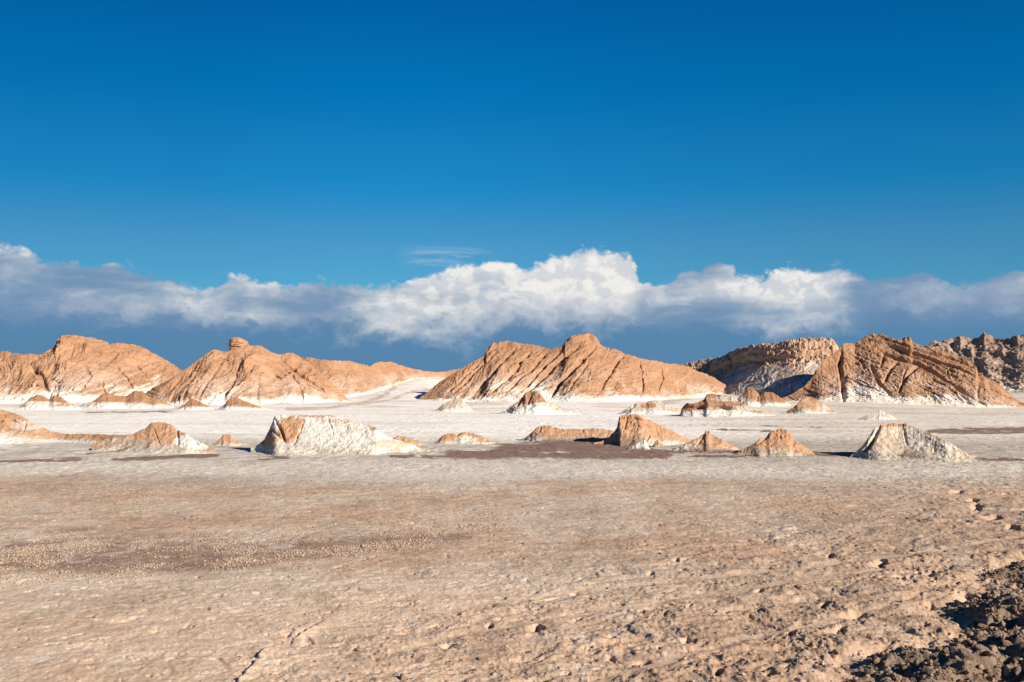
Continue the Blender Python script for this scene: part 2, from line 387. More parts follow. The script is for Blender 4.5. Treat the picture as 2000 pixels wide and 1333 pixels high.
def ground_col(x, y, z):
    px, py = project(x, y, ground_low(x, y))
    r = np.hypot(x, y)
    w1 = fbm(x/9, y/9, 4, 101); w2 = fbm(x/2.2, y/2.2, 4, 105); w3 = fbm(x/.6, y/.6, 3, 109)
    big = fbm(x/28, y/45, 3, 111)
    qx = px + 40*w1; qy = py + (6 + (py-850)*.06)*fbm(x/14, y/20, 3, 113)
    # white pan in the middle distance, turning grey to the right
    right = sst(qx, 1150, 1700)
    c = mixc(np.broadcast_to(PAN, x.shape+(3,)), GREY*1.35, np.clip(-.02 + .68*right - .30*w1, 0, 1))
    # lines of dust across the pan
    ln = sst(fbm(x/60, y/11, 4, 117), .05, .5)*.42
    c = mixc(c, GREY*1.0, np.clip(ln*(.6+.5*right), 0, 1))
    # wash and dust between the hill feet
    c = mixc(c, np.array([.50,.37,.265]), sst(fbm(x/16, y/20, 4, 119, .6)+.3*w2, .0, .55)*.6*sst(qy, 818, 790)*(1-sst(r, 420, 700)))
    # crusty grey belt around the mounds
    belt = sst(qy, 846, 872)*sst(qx, 0, 60)*(1) 
    belt = np.maximum(belt, sst(qy, 866, 884))
    c = mixc(c, GREY*.80, belt*np.clip(.72+.5*w2, 0, 1))
    # pale band in front of them
    pale = np.exp(-((qy-918)/16)**2)
    c = mixc(c, np.array([.56,.49,.41]), pale*np.clip(.8+.3*w2, 0, 1))
    # brownish speckled flats
    t = sst(qy, 925, 950)
    flat = mixc(np.broadcast_to(TAN*1.05, x.shape+(3,)), GREY*1.22, np.clip(.35+.9*w1+.35*w2, 0, 1))
    c = mixc(c, flat, t)
    br = sst(w1*.8+w2*.45+big*.6+.25*np.exp(-((qy-960)/30)**2)*(1-sst(qx,500,900)), .18, .62)*t*(1-sst(qy, 1110, 1150))
    c = mixc(c, BROWN*1.75, br*.48)
    # dark belt with pale clods on the left
    d, _ = seg(qx, qy, [(-600,1105),(0,1098),(150,1092),(320,1088),(480,1075),(700,1062),(900,1050)], 1.0)
    wdt = np.interp(px, [-600, 0, 300, 500, 800, 950], [62, 56, 42, 34, 18, 4])
    bel = sst(d/wdt + .55*w2 + .5*w1, 1.25, .35)
    c = mixc(c, BROWN*1.55, bel*.80)
    # cream foreground
    t2 = sst(qy, 1108+30*0, 1150)
    cream = mixc(np.broadcast_to(CREAM*1.0, x.shape+(3,)), np.array([.60,.50,.395]), sst(qy, 1230, 1130)*np.clip(.6+.8*w1, 0, 1))
    cream = mixc(cream, TAN*.95, np.clip(.15+.9*w1+.35*w2, 0, 1)*.75)
    c = mixc(c, cream, t2)
    # right side warmer and browner
    rs = sst((px-1000)/1000*.8+(py-1050)/283*.5, -.1, .9)*sst(qy, 925, 1020)
    warm = mixc(np.broadcast_to(np.array([.43,.285,.19]), x.shape+(3,)), np.array([.30,.20,.135]), np.clip(.35+1.0*w2+.5*w1, 0, 1))
    c = mixc(c, warm, rs*.85)
    c = c*(1+.10*w3 + .10*w2)[..., None]
    # salt bloom and bare earth, mottled at every scale
    m1 = fbm(x/1.1, y/1.6, 4, 131, .62); m2 = fbm(x/.33, y/.45, 3, 135, .6); m3 = fbm(x/4.2, y/7.5, 4, 139, .6)
    nf = sst(qy, 905, 935)
    mot = m1*.8+m2*.55+m3*.9
    c = mixc(c, np.array([.60,.53,.45]), sst(mot, .10, .85)*.42*nf*(1-.5*rs))
    c = mixc(c, np.array([.235,.158,.105]), sst(-mot, .08, .85)*.42*(nf*.9+.1))
    # smooth dark sand lying in the hollows between the mounds
    wv = .55*fbm(x/11, y/22, 3, 121) + .45*fbm(x/1.6, y/2.6, 4, 125, .6)
    def patch(pts, wdp, ky=3.0):
        xs = [p[0] for p in pts]; ys = [p[1] for p in pts]; o = np.zeros_like(x)
        m = (px > min(xs)-80) & (px < max(xs)+80) & (py > min(ys)-3*wdp-8) & (py < max(ys)+3*wdp+8)
        if m.any():
            e, s = seg(px[m]+18*w1[m], py[m]+3.6*w2[m], pts, ky)
            o[m] = sst(e/(wdp*ky) + wv[m], 1.25, .70)
        return o
    P = [([(1000,880),(1090,873),(1190,872)], 13), ([(890,889),(1100,890),(1290,890)], 7), ([(1080,866),(1215,868),(1260,882)], 8),
         ([(1240,885),(1420,882)], 4), ([(1345,893),(1480,893)], 2.2), ([(1480,888),(1640,888),(1760,889),(1900,898),(2100,900)], 2.8), ([(1700,892),(1880,899)], 3),
         ([(1820,842),(2100,838)], 4.0),([(1830,847),(2050,846)], 1.5), ([(230,898),(330,894),(420,890)], 3.4), ([(-60,901),(70,902),(150,900)], 2.6), ([(508,899),(568,894)], 2.8),
         ([(770,893),(870,893),(900,891)], 1.8), ([(165,806),(330,804)], 1.4), ([(160,888),(260,880)], 1.2),([(1490,832),(1600,836)],1.0),([(1400,840),(1520,842)],1.0)]
    dk = np.zeros_like(x)
    for pts, wdp in P: dk = np.maximum(dk, patch(pts, wdp))
    c = mixc(c, np.array([.185,.112,.080])*(1+.1*w3)[..., None], dk*.92)
    # brown dust washed down the saddle and the valley beside the right hill
    V = [([(560,799),(640,797),(700,789),(745,776),(768,758),(785,744),(830,736)], 3), ([(700,791),(760,782),(800,768),(840,761)], 2.2),
         ([(1300,787),(1340,776),(1370,766),(1400,757)], 6), ([(1400,757),(1450,745)], 4), ([(860,735),(920,722)],4)]
    vs = np.zeros_like(x)
    for pts, wdp in V:
        m = (py < 830) & (py > 690) & (px > 500) & (px < 1500)
        if m.any():
            e, s = seg(px[m]+8*w1[m], py[m]+2*w2[m], pts, 1.6)
            vs[m] = np.maximum(vs[m], sst(e/wdp/1.6 + .4*w1[m], 1.15, .6))
    c = mixc(c, np.array([.40,.27,.19]), vs*.8*np.clip(.65+.7*w2, 0, 1))
    c = mixc(c, np.array([.55,.40,.275]), track(px, py)*.55*np.clip(.7+w2, 0, 1))
    # gravel bank
    bm = sst(berm_f(x, y), -.25, .35)*(1-sst(r, 60, 90))*np.where(y > -60, 1, 0)
    c = mixc(c, np.array([.19,.135,.095])*(1+.4*w3)[..., None], bm)
    return c

def build_ground():
    a_f = np.linspace(-.62, .62, 1361)
    a_c = np.linspace(.62, 2*math.pi-.62, 72)[1:-1]
    az = np.concatenate([a_f, a_c])
    rr = np.concatenate([np.geomspace(.4, 15.5, 30)[:-1], 15.5*1.00215**np.arange(0, 1000)])
    rr = np.concatenate([rr, np.geomspace(rr[-1]*1.004, 500, 330), np.geomspace(520, 40000, 60)])
    A, Rr = np.meshgrid(az, rr)
    X = Rr*np.sin(A); Y = Rr*np.cos(A)
    Z = ground_z(X, Y)
    C = ground_col(X, Y, Z)
    g = grid_obj('ground', X[:, ::-1], Y[:, ::-1], Z[:, ::-1], earth_mat('desert_crust', 16, .022, .30, 2.3), C[:, ::-1], wrap=True)
    return tag(g, kind='structure')

# ------------------------------------------------------------------ hills and mounds
def relief(name, sil, base, mat, nx=500, nt=160, K=1.5, Kb=1.3, prof=1.15, gully=(1.2, 11., .0), rough=.25, strata=(0, 0, 1, 0),
           grooves=(), ledges=(), salt=None, col=None, sink=.06, seed=1, amb=.16, crest=.12, soft=0, upper=0, blend=.03, spur=.30, ap=.35, apw=1.6, bulge=.55, fine_div=45, gk=.75):
    """A hill or mound standing on the ground: its crest stands where the outline is seen, its foot at depth base(px)."""
    sx = np.array([p[0] for p in sil], float); sy = np.array([p[1] for p in sil], float)
    px = np.linspace(sx[0], sx[-1], nx); pyc = np.interp(px, sx, sy)
    if soft:                                      # weathered outline: corners rounded, small breaks
        g = np.exp(-np.linspace(-2, 2, 2*(nx//70)+1)**2); g /= g.sum()
        pyc = np.convolve(np.pad(pyc, nx//70, mode='edge'), g, 'valid') + .9*fbm(px/7, px*0+seed, 3, seed+61)*np.clip((sy.max()-pyc)/12, 0, 1)
    d0 = np.interp(px, [b[0] for b in base], [b[1] for b in base])
    kk = np.exp(-np.linspace(-2.5, 2.5, 2*(nx//9)+1)**2); kk /= kk.sum()
    d0 = np.convolve(np.pad(d0, nx//9, mode='edge'), kk, 'valid')
    s = elev(pyc); lt = lat(px, pyc)
    Hr = max(CAMZ + (s*d0).max() + (0 if d0.mean() > 200 else 0), .5)
    d0 = d0 + spur*Hr*fbm(lt*d0/(Hr*1.9), np.full(nx, seed*.37), 2, seed+60)
    def smooth(v, w):
        w = max(int(w), 1); g = np.exp(-np.linspace(-2.2, 2.2, 2*w+1)**2); g /= g.sum()
        return np.convolve(np.pad(v, w, mode='edge'), g, 'valid')
    zg0 = ground_z(lt*d0, d0, False)
    H = np.maximum((CAMZ + s*d0 - zg0)/(1-s*K), .02)
    # the crest runs fairly straight, the foot bulges out where the hill is high
    d1 = d0 + K*((1-bulge)*smooth(H, nx//40) + bulge*np.maximum(smooth(H, nx//6), .8*H.max()*bulge))
    H = np.maximum(CAMZ + s*d1 - ground_z(lt*d1, d1, False), .02)
    Hs = np.maximum(smooth(H, nx//fine_div), .02)
    d0 = d1 - K*Hs*(1-.0)
    t = np.concatenate([np.linspace(-ap-.03, 1, nt), 1+np.linspace(0, 1.06, nt//3)[1:]])
    T, PX = np.meshgrid(t, px, indexing='ij')
    Hh = np.broadcast_to(H, T.shape)
    D = np.where(T <= 1, d0 + T*(d1-d0), d1 + (T-1)*Kb*Hs)
    X = np.broadcast_to(lt, T.shape)*D; Y = D.copy()
    tt = np.clip(np.where(T <= 1, (T+ap)/(1+ap), 2-T), 0, 1)      # 0 at the toe of the apron, 1 on the crest
    if soft: pf = np.where(T <= 1, 1-(1-tt**1.9)**1.25, tt)
    else: pf = np.where(T <= 1, tt**apw, tt)
    G = ground_z(X, Y, False)
    Z = G + Hs*pf + (H-Hs)*sst(tt, .88 if upper else .62, 1.0)*np.where(T > 1, 1-sst(T, 1, 1.3), 1)
    PX2, PY2 = project(X, Y, Z)
    hm = H.max(); sc_ = hm/14.0                              # metres of relief scale with the hill
    env = np.clip(tt*4, 0, 1)*np.where(T <= 1, 1-(1-crest)*sst(T, .80, 1.0), crest+(1-crest)*sst(T, 1, 1.3))*np.clip(Hh/hm*2.2, 0, 1)
    A, lam, sl = gully
    q = X + sl*(1-tt)*Hh
    q = q + .45*lam*fbm(X/(lam*1.6), Z/(lam*1.1), 3, seed+50)
    n = ridged(q/lam, Y/(lam*2.6), 5, seed, .55)
    am = .45+1.1*sst(fbm(X/(lam*2.2), Z/(lam*1.5), 2, seed+51), -.35, .4)
    n2 = ridged((q+.3*lam*fbm(X/(lam*.4), Z/(lam*.5), 2, seed+53))/(lam*.23), Y/(lam*1.0), 3, seed+52, .55)
    disp = (A*(n-.35)*am + (A*.27*(n2-.3) if not soft else 0))*env
    um = 1 if not upper else .12+.88*sst(tt+.08*fbm(X/9, Z/9, 3, seed+10), upper-.04, upper+.06)
    disp = disp + rough*fbm(X/(lam*.22), Z/(lam*.22)+Y/(lam*.4), 4, seed+9, .6)*np.clip(tt*6, 0, 1)*um
    bd = 0
    sa, sw, dipx, dipy = strata                               # amplitude, thickness px, bedding coordinate = dipx*px + dipy*py
    if sa:
        b = (dipx*PX2 + dipy*PY2 + 5*fbm(X/(lam*1.3), Z/(lam*1.3), 3, seed+5))/sw
        b = b + 1.3*fbm(b*.45, X/(lam*2.5), 3, seed+6)
        f = b-np.floor(b)
        msk = sst(fbm(X/(lam*.9), b*.35, 3, seed+7), -.1, .6)
        bd = fbm(b*1.0, X/(lam*3), 3, seed+8)
        disp = disp + sa*.8*(f**2-.3)*msk*np.clip(tt*3-.3, 0, 1)*np.where(T > 1, .4, 1)
    for g in grooves:
        pts, wd, dp = g
        e, pos = seg(PX2+2.5*fbm(X/3, Z/3, 2, seed+3), PY2, pts)
        fl = np.where(T <= 1, 1.0, 0)
        tap = np.clip(np.minimum(pos*6+.25, (1-pos)*6+.25), 0, 1)
        disp = disp - gk*dp*np.exp(-(e/(wd*.8))**2*1.2)*fl*tap
    for pts, wd, up in ledges:                               # a lip that stands proud, sharp on its lower side
        e, pos = seg(PX2, PY2+1.2*fbm(X/2, Z/2, 2, seed+4), pts)
        yl = np.interp(PX2, [p[0] for p in pts], [p[1] for p in pts])
        inx = (PX2 > pts[0][0]) & (PX2 < pts[-1][0])
        dy = yl-PY2
        fl = np.where((T <= 1.0) & inx, 1.0, 0)*sst(PX2, pts[0][0], pts[0][0]+14)*(1-sst(PX2, pts[-1][0]-14, pts[-1][0]))
        disp = disp + up*fl*sst(dy, -.4, .8)*(1-sst(dy, wd*.5, wd))
    ny = np.where(T <= 1, -.72*(1-sst(T, .75, 1.0)), .6*sst(T, 1, 1.2))
    nz = np.sqrt(1-ny**2)
    Y = Y + disp*ny; Z = Z + disp*nz
    Z = Z + um*amb*sc_*fbm(X/(lam*.08), Y/(lam*.08), 3, seed+12, .6)*np.clip(tt*5, 0, 1)*np.clip(Hh/hm*3, 0, 1)
    Z = Z - sink + np.minimum(T+ap, 0)*8 + np.where(T > 1.98, -.5, 0)
    Hm = (Z-G)
    C = col(dict(px=PX2, py=PY2, t=np.clip(np.where(T <= 1, T, 2-T), 0, 1), T=T, X=X, Y=Y, Z=Z, H=Hm, n=n, bd=bd, lam=lam, seed=seed, Hh=Hh))
    # the foot takes the colour of the ground it runs out onto
    rows = t < .45
    gc = ground_col(X[rows], Y[rows], Z[rows])
    k = 1-sst(T[rows] + .07*fbm(X[rows]/(lam*.25), Z[rows]/(lam*.25), 4, seed+41) + .05*fbm(X[rows]/(lam*.05), Y[rows]/(lam*.05), 2, seed+44), -ap*.45, blend)
    C[rows] = mixc(C[rows], gc, k)
    return grid_obj(name, X, Y, Z, mat, C)

def hillcol(base=ORANGE, second=RUST, white=.30, blobs=(), streak=(2.5, .0), tone=1.0, foot=WHITE, footk=1.0):
    def f(g):
        X, Y, Z, t, px, py, s = g['X'], g['Y'], g['Z'], g['t'], g['px'], g['py'], g['seed']
        lam = g['lam']
        w1 = fbm(X/lam, Z/lam*1.5, 4, s+31); w2 = fbm(X/(lam*.25), Z/(lam*.25), 4, s+35, .6)
        st = fbm((X+streak[1]*Z)/(lam*.13), Z/(lam*.9), 4, s+37, .6)
        c = mixc(np.broadcast_to(base, X.shape+(3,)), second, np.clip(.35+.7*w1+.5*np.asarray(g['bd'])+.25*w2, 0, 1))
        c = c*(1+.16*w2)[..., None]
        c = mixc(c, np.array([.50,.34,.225]), np.clip(st*.9+.1, 0, 1)*.35)
        c = c*(1-.22*sst(fbm(X/(lam*.10), Z/(lam*.028)+X/(lam*.9), 3, s+47, .6), .12, .6)*sst(t, .1, .35))[..., None]
        sal = (white-.13+.16*fbm(px/85, px*0+s*.3, 2, s+40)-t)*3.6 + 1.15*w1 + 1.0*st + .45*w2 + .7*(.4-g['n'])
        for (bx, by, rx, ry, k) in blobs:
            sal = sal + k*np.exp(-((px-bx)/rx)**2-((py-by)/ry)**2)
        sal = sst(sal + .5*fbm(X/(lam*.06), Z/(lam*.06), 3, s+39, .6), -.1, 1.3)
        c = mixc(c, foot*footk, sal*.90)
        c = mixc(c, foot*footk, .32*np.clip(.5+w2+w1, 0, 1)*sst(t, .75, .2))
        return c*tone
    return f

def build_hills():
    M = earth_mat('hill_earth', 1.1, .16, .16, .12)
    MR = earth_mat('hill_rock', .8, .4, .22, .10)
    out = []
    # far rocky ridge at the right edge
    out.append(relief('hill', [(1740,735),(1780,705),(1800,676),(1812,671),(1825,667),(1840,664),(1862,663),(1875,654),(1885,659),(1900,662),(1912,658),(1922,649),(1935,656),(1945,662),
        (1965,664),(1975,663),(1987,656),(2000,660),(2060,652),(2150,660),(2260,640),(2400,655),(2600,700),(2700,730)], [(1700,470),(2000,420),(2700,380)], MR,
        nx=800, nt=220, K=2.2, gully=(3.4, 30, .3), rough=1.5, seed=201, amb=.16, crest=.35, prof=.9, strata=(0,0,1,0),
        col=hillcol(np.array([.37,.26,.19]), np.array([.26,.16,.11]), .0, [(1990,745,70,30,-1.2),(1900,700,60,25,.5),(1960,690,60,15,.4)], foot=np.array([.46,.40,.33]))))
    # rocky ridge behind the valley, pale scree below it
    out.append(relief('hill', [(1240,735),(1300,716),(1330,711),(1345,708),(1365,702),(1385,700),(1410,702),(1425,700),(1430,694),(1445,689),(1475,688),(1490,687),(1500,681),(1515,675),
        (1528,675),(1540,678),(1550,675),(1570,672),(1590,674),(1605,678),(1625,681),(1645,680),(1690,690),(1760,720)], [(1240,380),(1400,350),(1480,315),(1560,296),(1760,292)], MR,
        nx=800, nt=240, K=3.2, ap=.1, bulge=.2, gully=(.9, 12, 1.2), rough=.9, seed=221, amb=.5, crest=.7, prof=1.0, upper=.74,
        ledges=[([(1385,728),(1420,716),(1440,708),(1500,704),(1560,696),(1640,692)], 26, 1.6), ([(1425,712),(1460,702),(1560,688),(1640,686)], 16, 1.2)],
        col=rockcol_back))
    # low ridge linking the second hill with the saddle
    out.append(relief('hill', [(500,712),(560,702),(592,699),(605,698),(625,701),(650,703),(680,706),(700,710),(715,713),(725,714.5),(732,709),(745,707),(765,708),(785,714),(805,720),
        (830,725),(855,727),(870,725),(885,722),(900,720),(925,717),(960,716)], [(500,318),(640,316),(720,335),(790,380),(860,415),(960,430)], M,
        nx=600, nt=200, K=1.7, gully=(1.2, 12, -.8), rough=.25, strata=(.45, 5.5, -.22, 1), seed=241, crest=.25,
        ledges=[([(725,724),(745,722),(800,726)], 7, .6)],
        col=hillcol(ORANGE*.96, RUST*1.15, .02, [(740,770,25,16,.5),(700,785,40,8,.8)], streak=(2.5,.8))))
    # left hill
    out.append(relief('hill', [(-330,745),(-250,715),(-150,700),(-60,690),(0,686),(12,686),(25,690),(50,691),(75,692.5),(87,688),(100,682),(108,673),(112,662),(120,655),(130,654),(150,656),(178,658),
        (195,665),(215,672),(235,670),(255,673),(280,679),(300,690),(320,701),(340,713),(357,724),(380,740),(420,765),(450,790)],
        [(-330,290),(0,285),(150,284),(300,296),(450,304)], M, nx=1000, nt=260, K=1.55, gully=(1.7, 15, .3), rough=.28, strata=(.55, 6, -.18, 1), seed=261, crest=.10,
        grooves=[([(155,770),(175,735),(165,715)], 5, .9), ([(95,768),(80,735),(60,715)], 7, 1.5), ([(205,775),(200,745)], 3, .9), ([(262,765),(245,735),(225,715)], 3, .7),([(300,755),(280,730),(262,710)], 3, .6)],
        ledges=[([(108,674),(140,677),(190,690),(215,698)], 8, 1.0), ([(0,706),(25,704),(75,702),(88,706)], 5, .7), ([(105,716),(150,712),(185,716),(210,722)], 5, .5)],
        col=hillcol(ORANGE, RUST*1.15, .16, [(320,728,55,18,1.3),(290,745,60,22,1.2),(230,765,60,14,1.3),(100,770,40,14,1.1),(60,735,30,10,.6),(130,690,60,25,-1.0),(30,775,60,10,.9),(150,735,40,12,-.6)], streak=(2.5,-1.2))))
    # second hill
    out.append(relief('hill', [(170,800),(225,790),(260,776),(285,767),(300,757),(330,742),(357,724),(370,716),(385,704),(405,690),(418,683),(430,686),(443,686),(456,682),(470,678),(490,676),(500,675.5),(510,676),
        (522,684),(538,691),(548,692),(560,688),(570,688),(580,693),(592,700),(606,711),(630,732),(652,752),(675,775),(700,797),(712,803)],
        [(170,266),(480,268),(600,278),(712,290)], M, nx=1000, nt=260, K=1.5, gully=(1.3, 15, .5), rough=.22, strata=(.35, 7, -.35, 1), seed=281, crest=.10,
        grooves=[([(548,700),(600,742),(640,768),(672,788)], 4, 1.6), ([(590,790),(588,760),(570,730),(548,712)], 4, .9), ([(505,790),(503,745),(512,720)], 4, .5), ([(430,790),(455,745),(470,705)], 6, .8),([(385,780),(410,740),(440,700)],4,.6)],
        ledges=[([(500,702),(520,702),(545,703)], 4, .5), ([(503,736),(538,734),(560,745)], 5, .8), ([(560,752),(600,752),(640,772)], 5, .7)],
        col=hillcol(ORANGE, RUST*1.15, .13, [(575,782,35,10,1.3),(665,784,20,12,1.3),(370,765,60,8,.8),(410,785,60,8,1.0),(470,785,60,6,.5),(285,790,80,6,.9),(640,735,30,5,.3)], streak=(2.5,1.0))))
    # central hill with slanting gullies
    out.append(relief('hill', [(800,790),(830,770),(860,745),(885,729),(905,718),(925,706),(940,699),(947,694),(950,684),(960,676),(975,671),(1000,670),(1025,671),(1045,674),(1062,679),(1075,681),(1090,679),(1101,673),(1104,665),
        (1118,659),(1132,657),(1145,658),(1160,664),(1172,672),(1185,679),(1205,683),(1225,692),(1250,700),(1265,703),(1285,706),(1300,709),(1325,712),(1345,716),(1360,723),(1375,729),(1395,737),(1415,750),(1440,768)],
        [(800,294),(1000,290),(1150,290),(1250,300),(1350,325),(1440,350)], M, nx=1100, nt=280, K=1.55, gully=(.85, 12, 1.6), rough=.26, strata=(.30, 9, .9, .55), seed=301, crest=.14,
        grooves=[([(1162,676),(1135,705),(1110,730),(1090,755),(1075,775)], 4.5, 2.6), ([(1130,678),(1095,702),(1075,722),(1050,745),(1020,770)], 4.5, 2.3), ([(1095,686),(1070,710),(1045,735),(1010,765)], 4, 1.8),
                 ([(1035,690),(1010,720),(985,745),(950,775)], 4, 1.6), ([(1000,690),(975,715),(950,740),(920,770)], 4, 1.5), ([(1070,688),(1045,715),(1020,735),(990,765)], 3.5, 1.5), ([(970,690),(940,715),(910,745),(880,772)], 3.5, 1.2),
                 ([(1218,692),(1200,715),(1185,740),(1170,765)], 5, 1.6), ([(1250,705),(1255,735),(1255,770)], 2.5, 1.1), ([(1290,712),(1297,740),(1285,765)], 2.2, .9), ([(1245,735),(1290,740)], 2, .5), ([(1150,705),(1130,735),(1110,765)], 3, .8),([(940,705),(915,730),(890,752),(870,770)], 3, 1.0)],
        ledges=[([(950,692),(962,682),(990,678),(1020,682)], 6, 1.2), ([(1102,672),(1120,670),(1140,665),(1150,662),(1175,676)], 7, 1.4), ([(1010,715),(1045,705),(1052,703)], 6, 1.0), ([(1100,712),(1140,700),(1175,708)], 5, .8),([(1200,750),(1240,762),(1260,768)],4,.6)],
        col=hillcol(ORANGE*.93, RUST*1.1, .10, [(1130,775,70,9,.9),(1310,735,40,14,.5),(1370,752,40,10,1.2),(1240,755,30,12,.4),(930,760,40,15,.5),(1020,680,20,6,.6),(1200,785,80,6,1)], streak=(2.5,-2.0))))
    # right hill with dipping beds
    out.append(relief('hill', [(1500,785),(1525,778),(1550,768),(1570,756),(1585,738),(1596,720),(1606,706),(1626,692),(1640,680),(1648,671),(1658,670),(1670,672),(1678,665),(1690,657),(1700,653.5),(1715,655),(1730,660),(1745,663),
        (1762,662),(1768,659),(1777,661),(1784,668),(1797,674),(1815,680),(1840,684),(1860,692),(1880,698),(1895,708),(1906,714),(1910,727),(1930,739),(1950,750),(1970,768),(1990,785),(2020,796),(2070,806)],
        [(1500,288),(1540,287),(1750,284),(1950,282),(2070,285)], M, nx=1100, nt=280, K=1.5, gully=(1.0, 12, -.3), rough=.30, strata=(.55, 6.5, -.50, 1), seed=321, crest=.12,
        grooves=[([(1645,690),(1640,712),(1646,745),(1647,785)], 5, 2.0), ([(1655,725),(1648,745)], 5, .8), ([(1700,712),(1712,738),(1728,758),(1740,775)], 3.5, 1.6), ([(1727,692),(1720,720)], 3, 1.4), ([(1750,712),(1735,728),(1728,745)], 3.5, 1.8), ([(1768,725),(1762,750),(1756,768)], 3, 1.5),
                 ([(1795,716),(1775,730),(1764,748)], 4, 1.9), ([(1715,684),(1750,700),(1790,708),(1830,730),(1870,762),(1925,793)], 4, 2.2), ([(1705,660),(1755,685),(1820,712),(1880,745)], 3, .9), ([(1860,700),(1900,720)], 3, .6), ([(1910,755),(1912,780)], 3, .7), ([(1870,770),(1895,788)], 3, .8),([(1680,700),(1690,720)],3,.6),([(1815,735),(1850,760),(1880,785)],3,.7)],
        ledges=[([(1695,666),(1740,678),(1800,698),(1860,718),(1905,735)], 6, .9), ([(1710,655),(1735,668),(1790,688),(1850,700),(1900,716)], 6, .9), ([(1640,700),(1690,716)], 5, .4)],
        col=hillcol(ORANGE*.90, RUST*1.05, .12, [(1835,750,25,10,1.2),(1690,735,25,4,1.1),(1800,745,28,20,.8),(1860,775,60,8,1.1),(1690,768,60,9,1.1),(1880,745,30,14,.7),(1910,745,15,12,.7),(1790,780,60,6,1.1),(1580,770,50,5,-.4)], streak=(2.5,1.0))))
    for o in out: tag(o, kind='structure')
    return out

def rockcol_back(g):
    X, Y, Z, t, px, py, s = g['X'], g['Y'], g['Z'], g['t'], g['px'], g['py'], g['seed']
    w1 = fbm(X/10, Z/6, 4, s+31); w2 = fbm(X/2, Z/2, 4, s+35, .6)
    st = fbm((X-2.2*Z)/1.2, Z/9, 4, s+37, .6)
    c = mixc(np.broadcast_to(WHITE*.84, X.shape+(3,)), np.array([.36,.245,.17]), np.clip(.58+1.1*st+.6*w1, 0, 1))
    rock = sst(t+.10*w1+.08*w2, .68, .76)*sst(px, 1380, 1430)
    rc = mixc(np.broadcast_to(np.array([.52,.33,.215]), X.shape+(3,)), np.array([.33,.20,.135]), np.clip(.5+w2, 0, 1))
    c = mixc(c, rc, rock)
    l = sst(px, 1430, 1360)*sst(t, .45, .7)
    c = mixc(c, np.array([.44,.28,.18])*(1+.3*w2)[..., None], l)
    return c

def moundcol(base=ORANGE*1.08, second=SAND, foot=GREY*.85, fth=.22, patches=(), crust=.2):
    """patches: (px, py, rx, ry, strength, colour)"""
    def f(g):
        X, Y, Z, t, px, py, s = g['X'], g['Y'], g['Z'], g['t'], g['px'], g['py'], g['seed']
        w1 = fbm(X/2.2, Z/1.2, 4, s+31); w2 = fbm(X/.5, Z/.4, 4, s+35, .6)
        c = mixc(np.broadcast_to(base, X.shape+(3,)), second, np.clip(.4+.9*w1+.4*w2, 0, 1))
        for (bx, by, rx, ry, k, cc) in patches:
            e = ((px-bx)/rx)**2+((py-by)/ry)**2 + .8*w1 + .55*w2
            c = mixc(c, cc, sst(e, 1.2, .7)*k)
        ft = sst(g['H']/np.maximum(g['Hh'].max(), .3) + .12*w1 + .1*w2, fth, fth*.25)
        c = mixc(c, foot, ft*.9)
        return c*(1+.14*w2)[..., None]
    return f

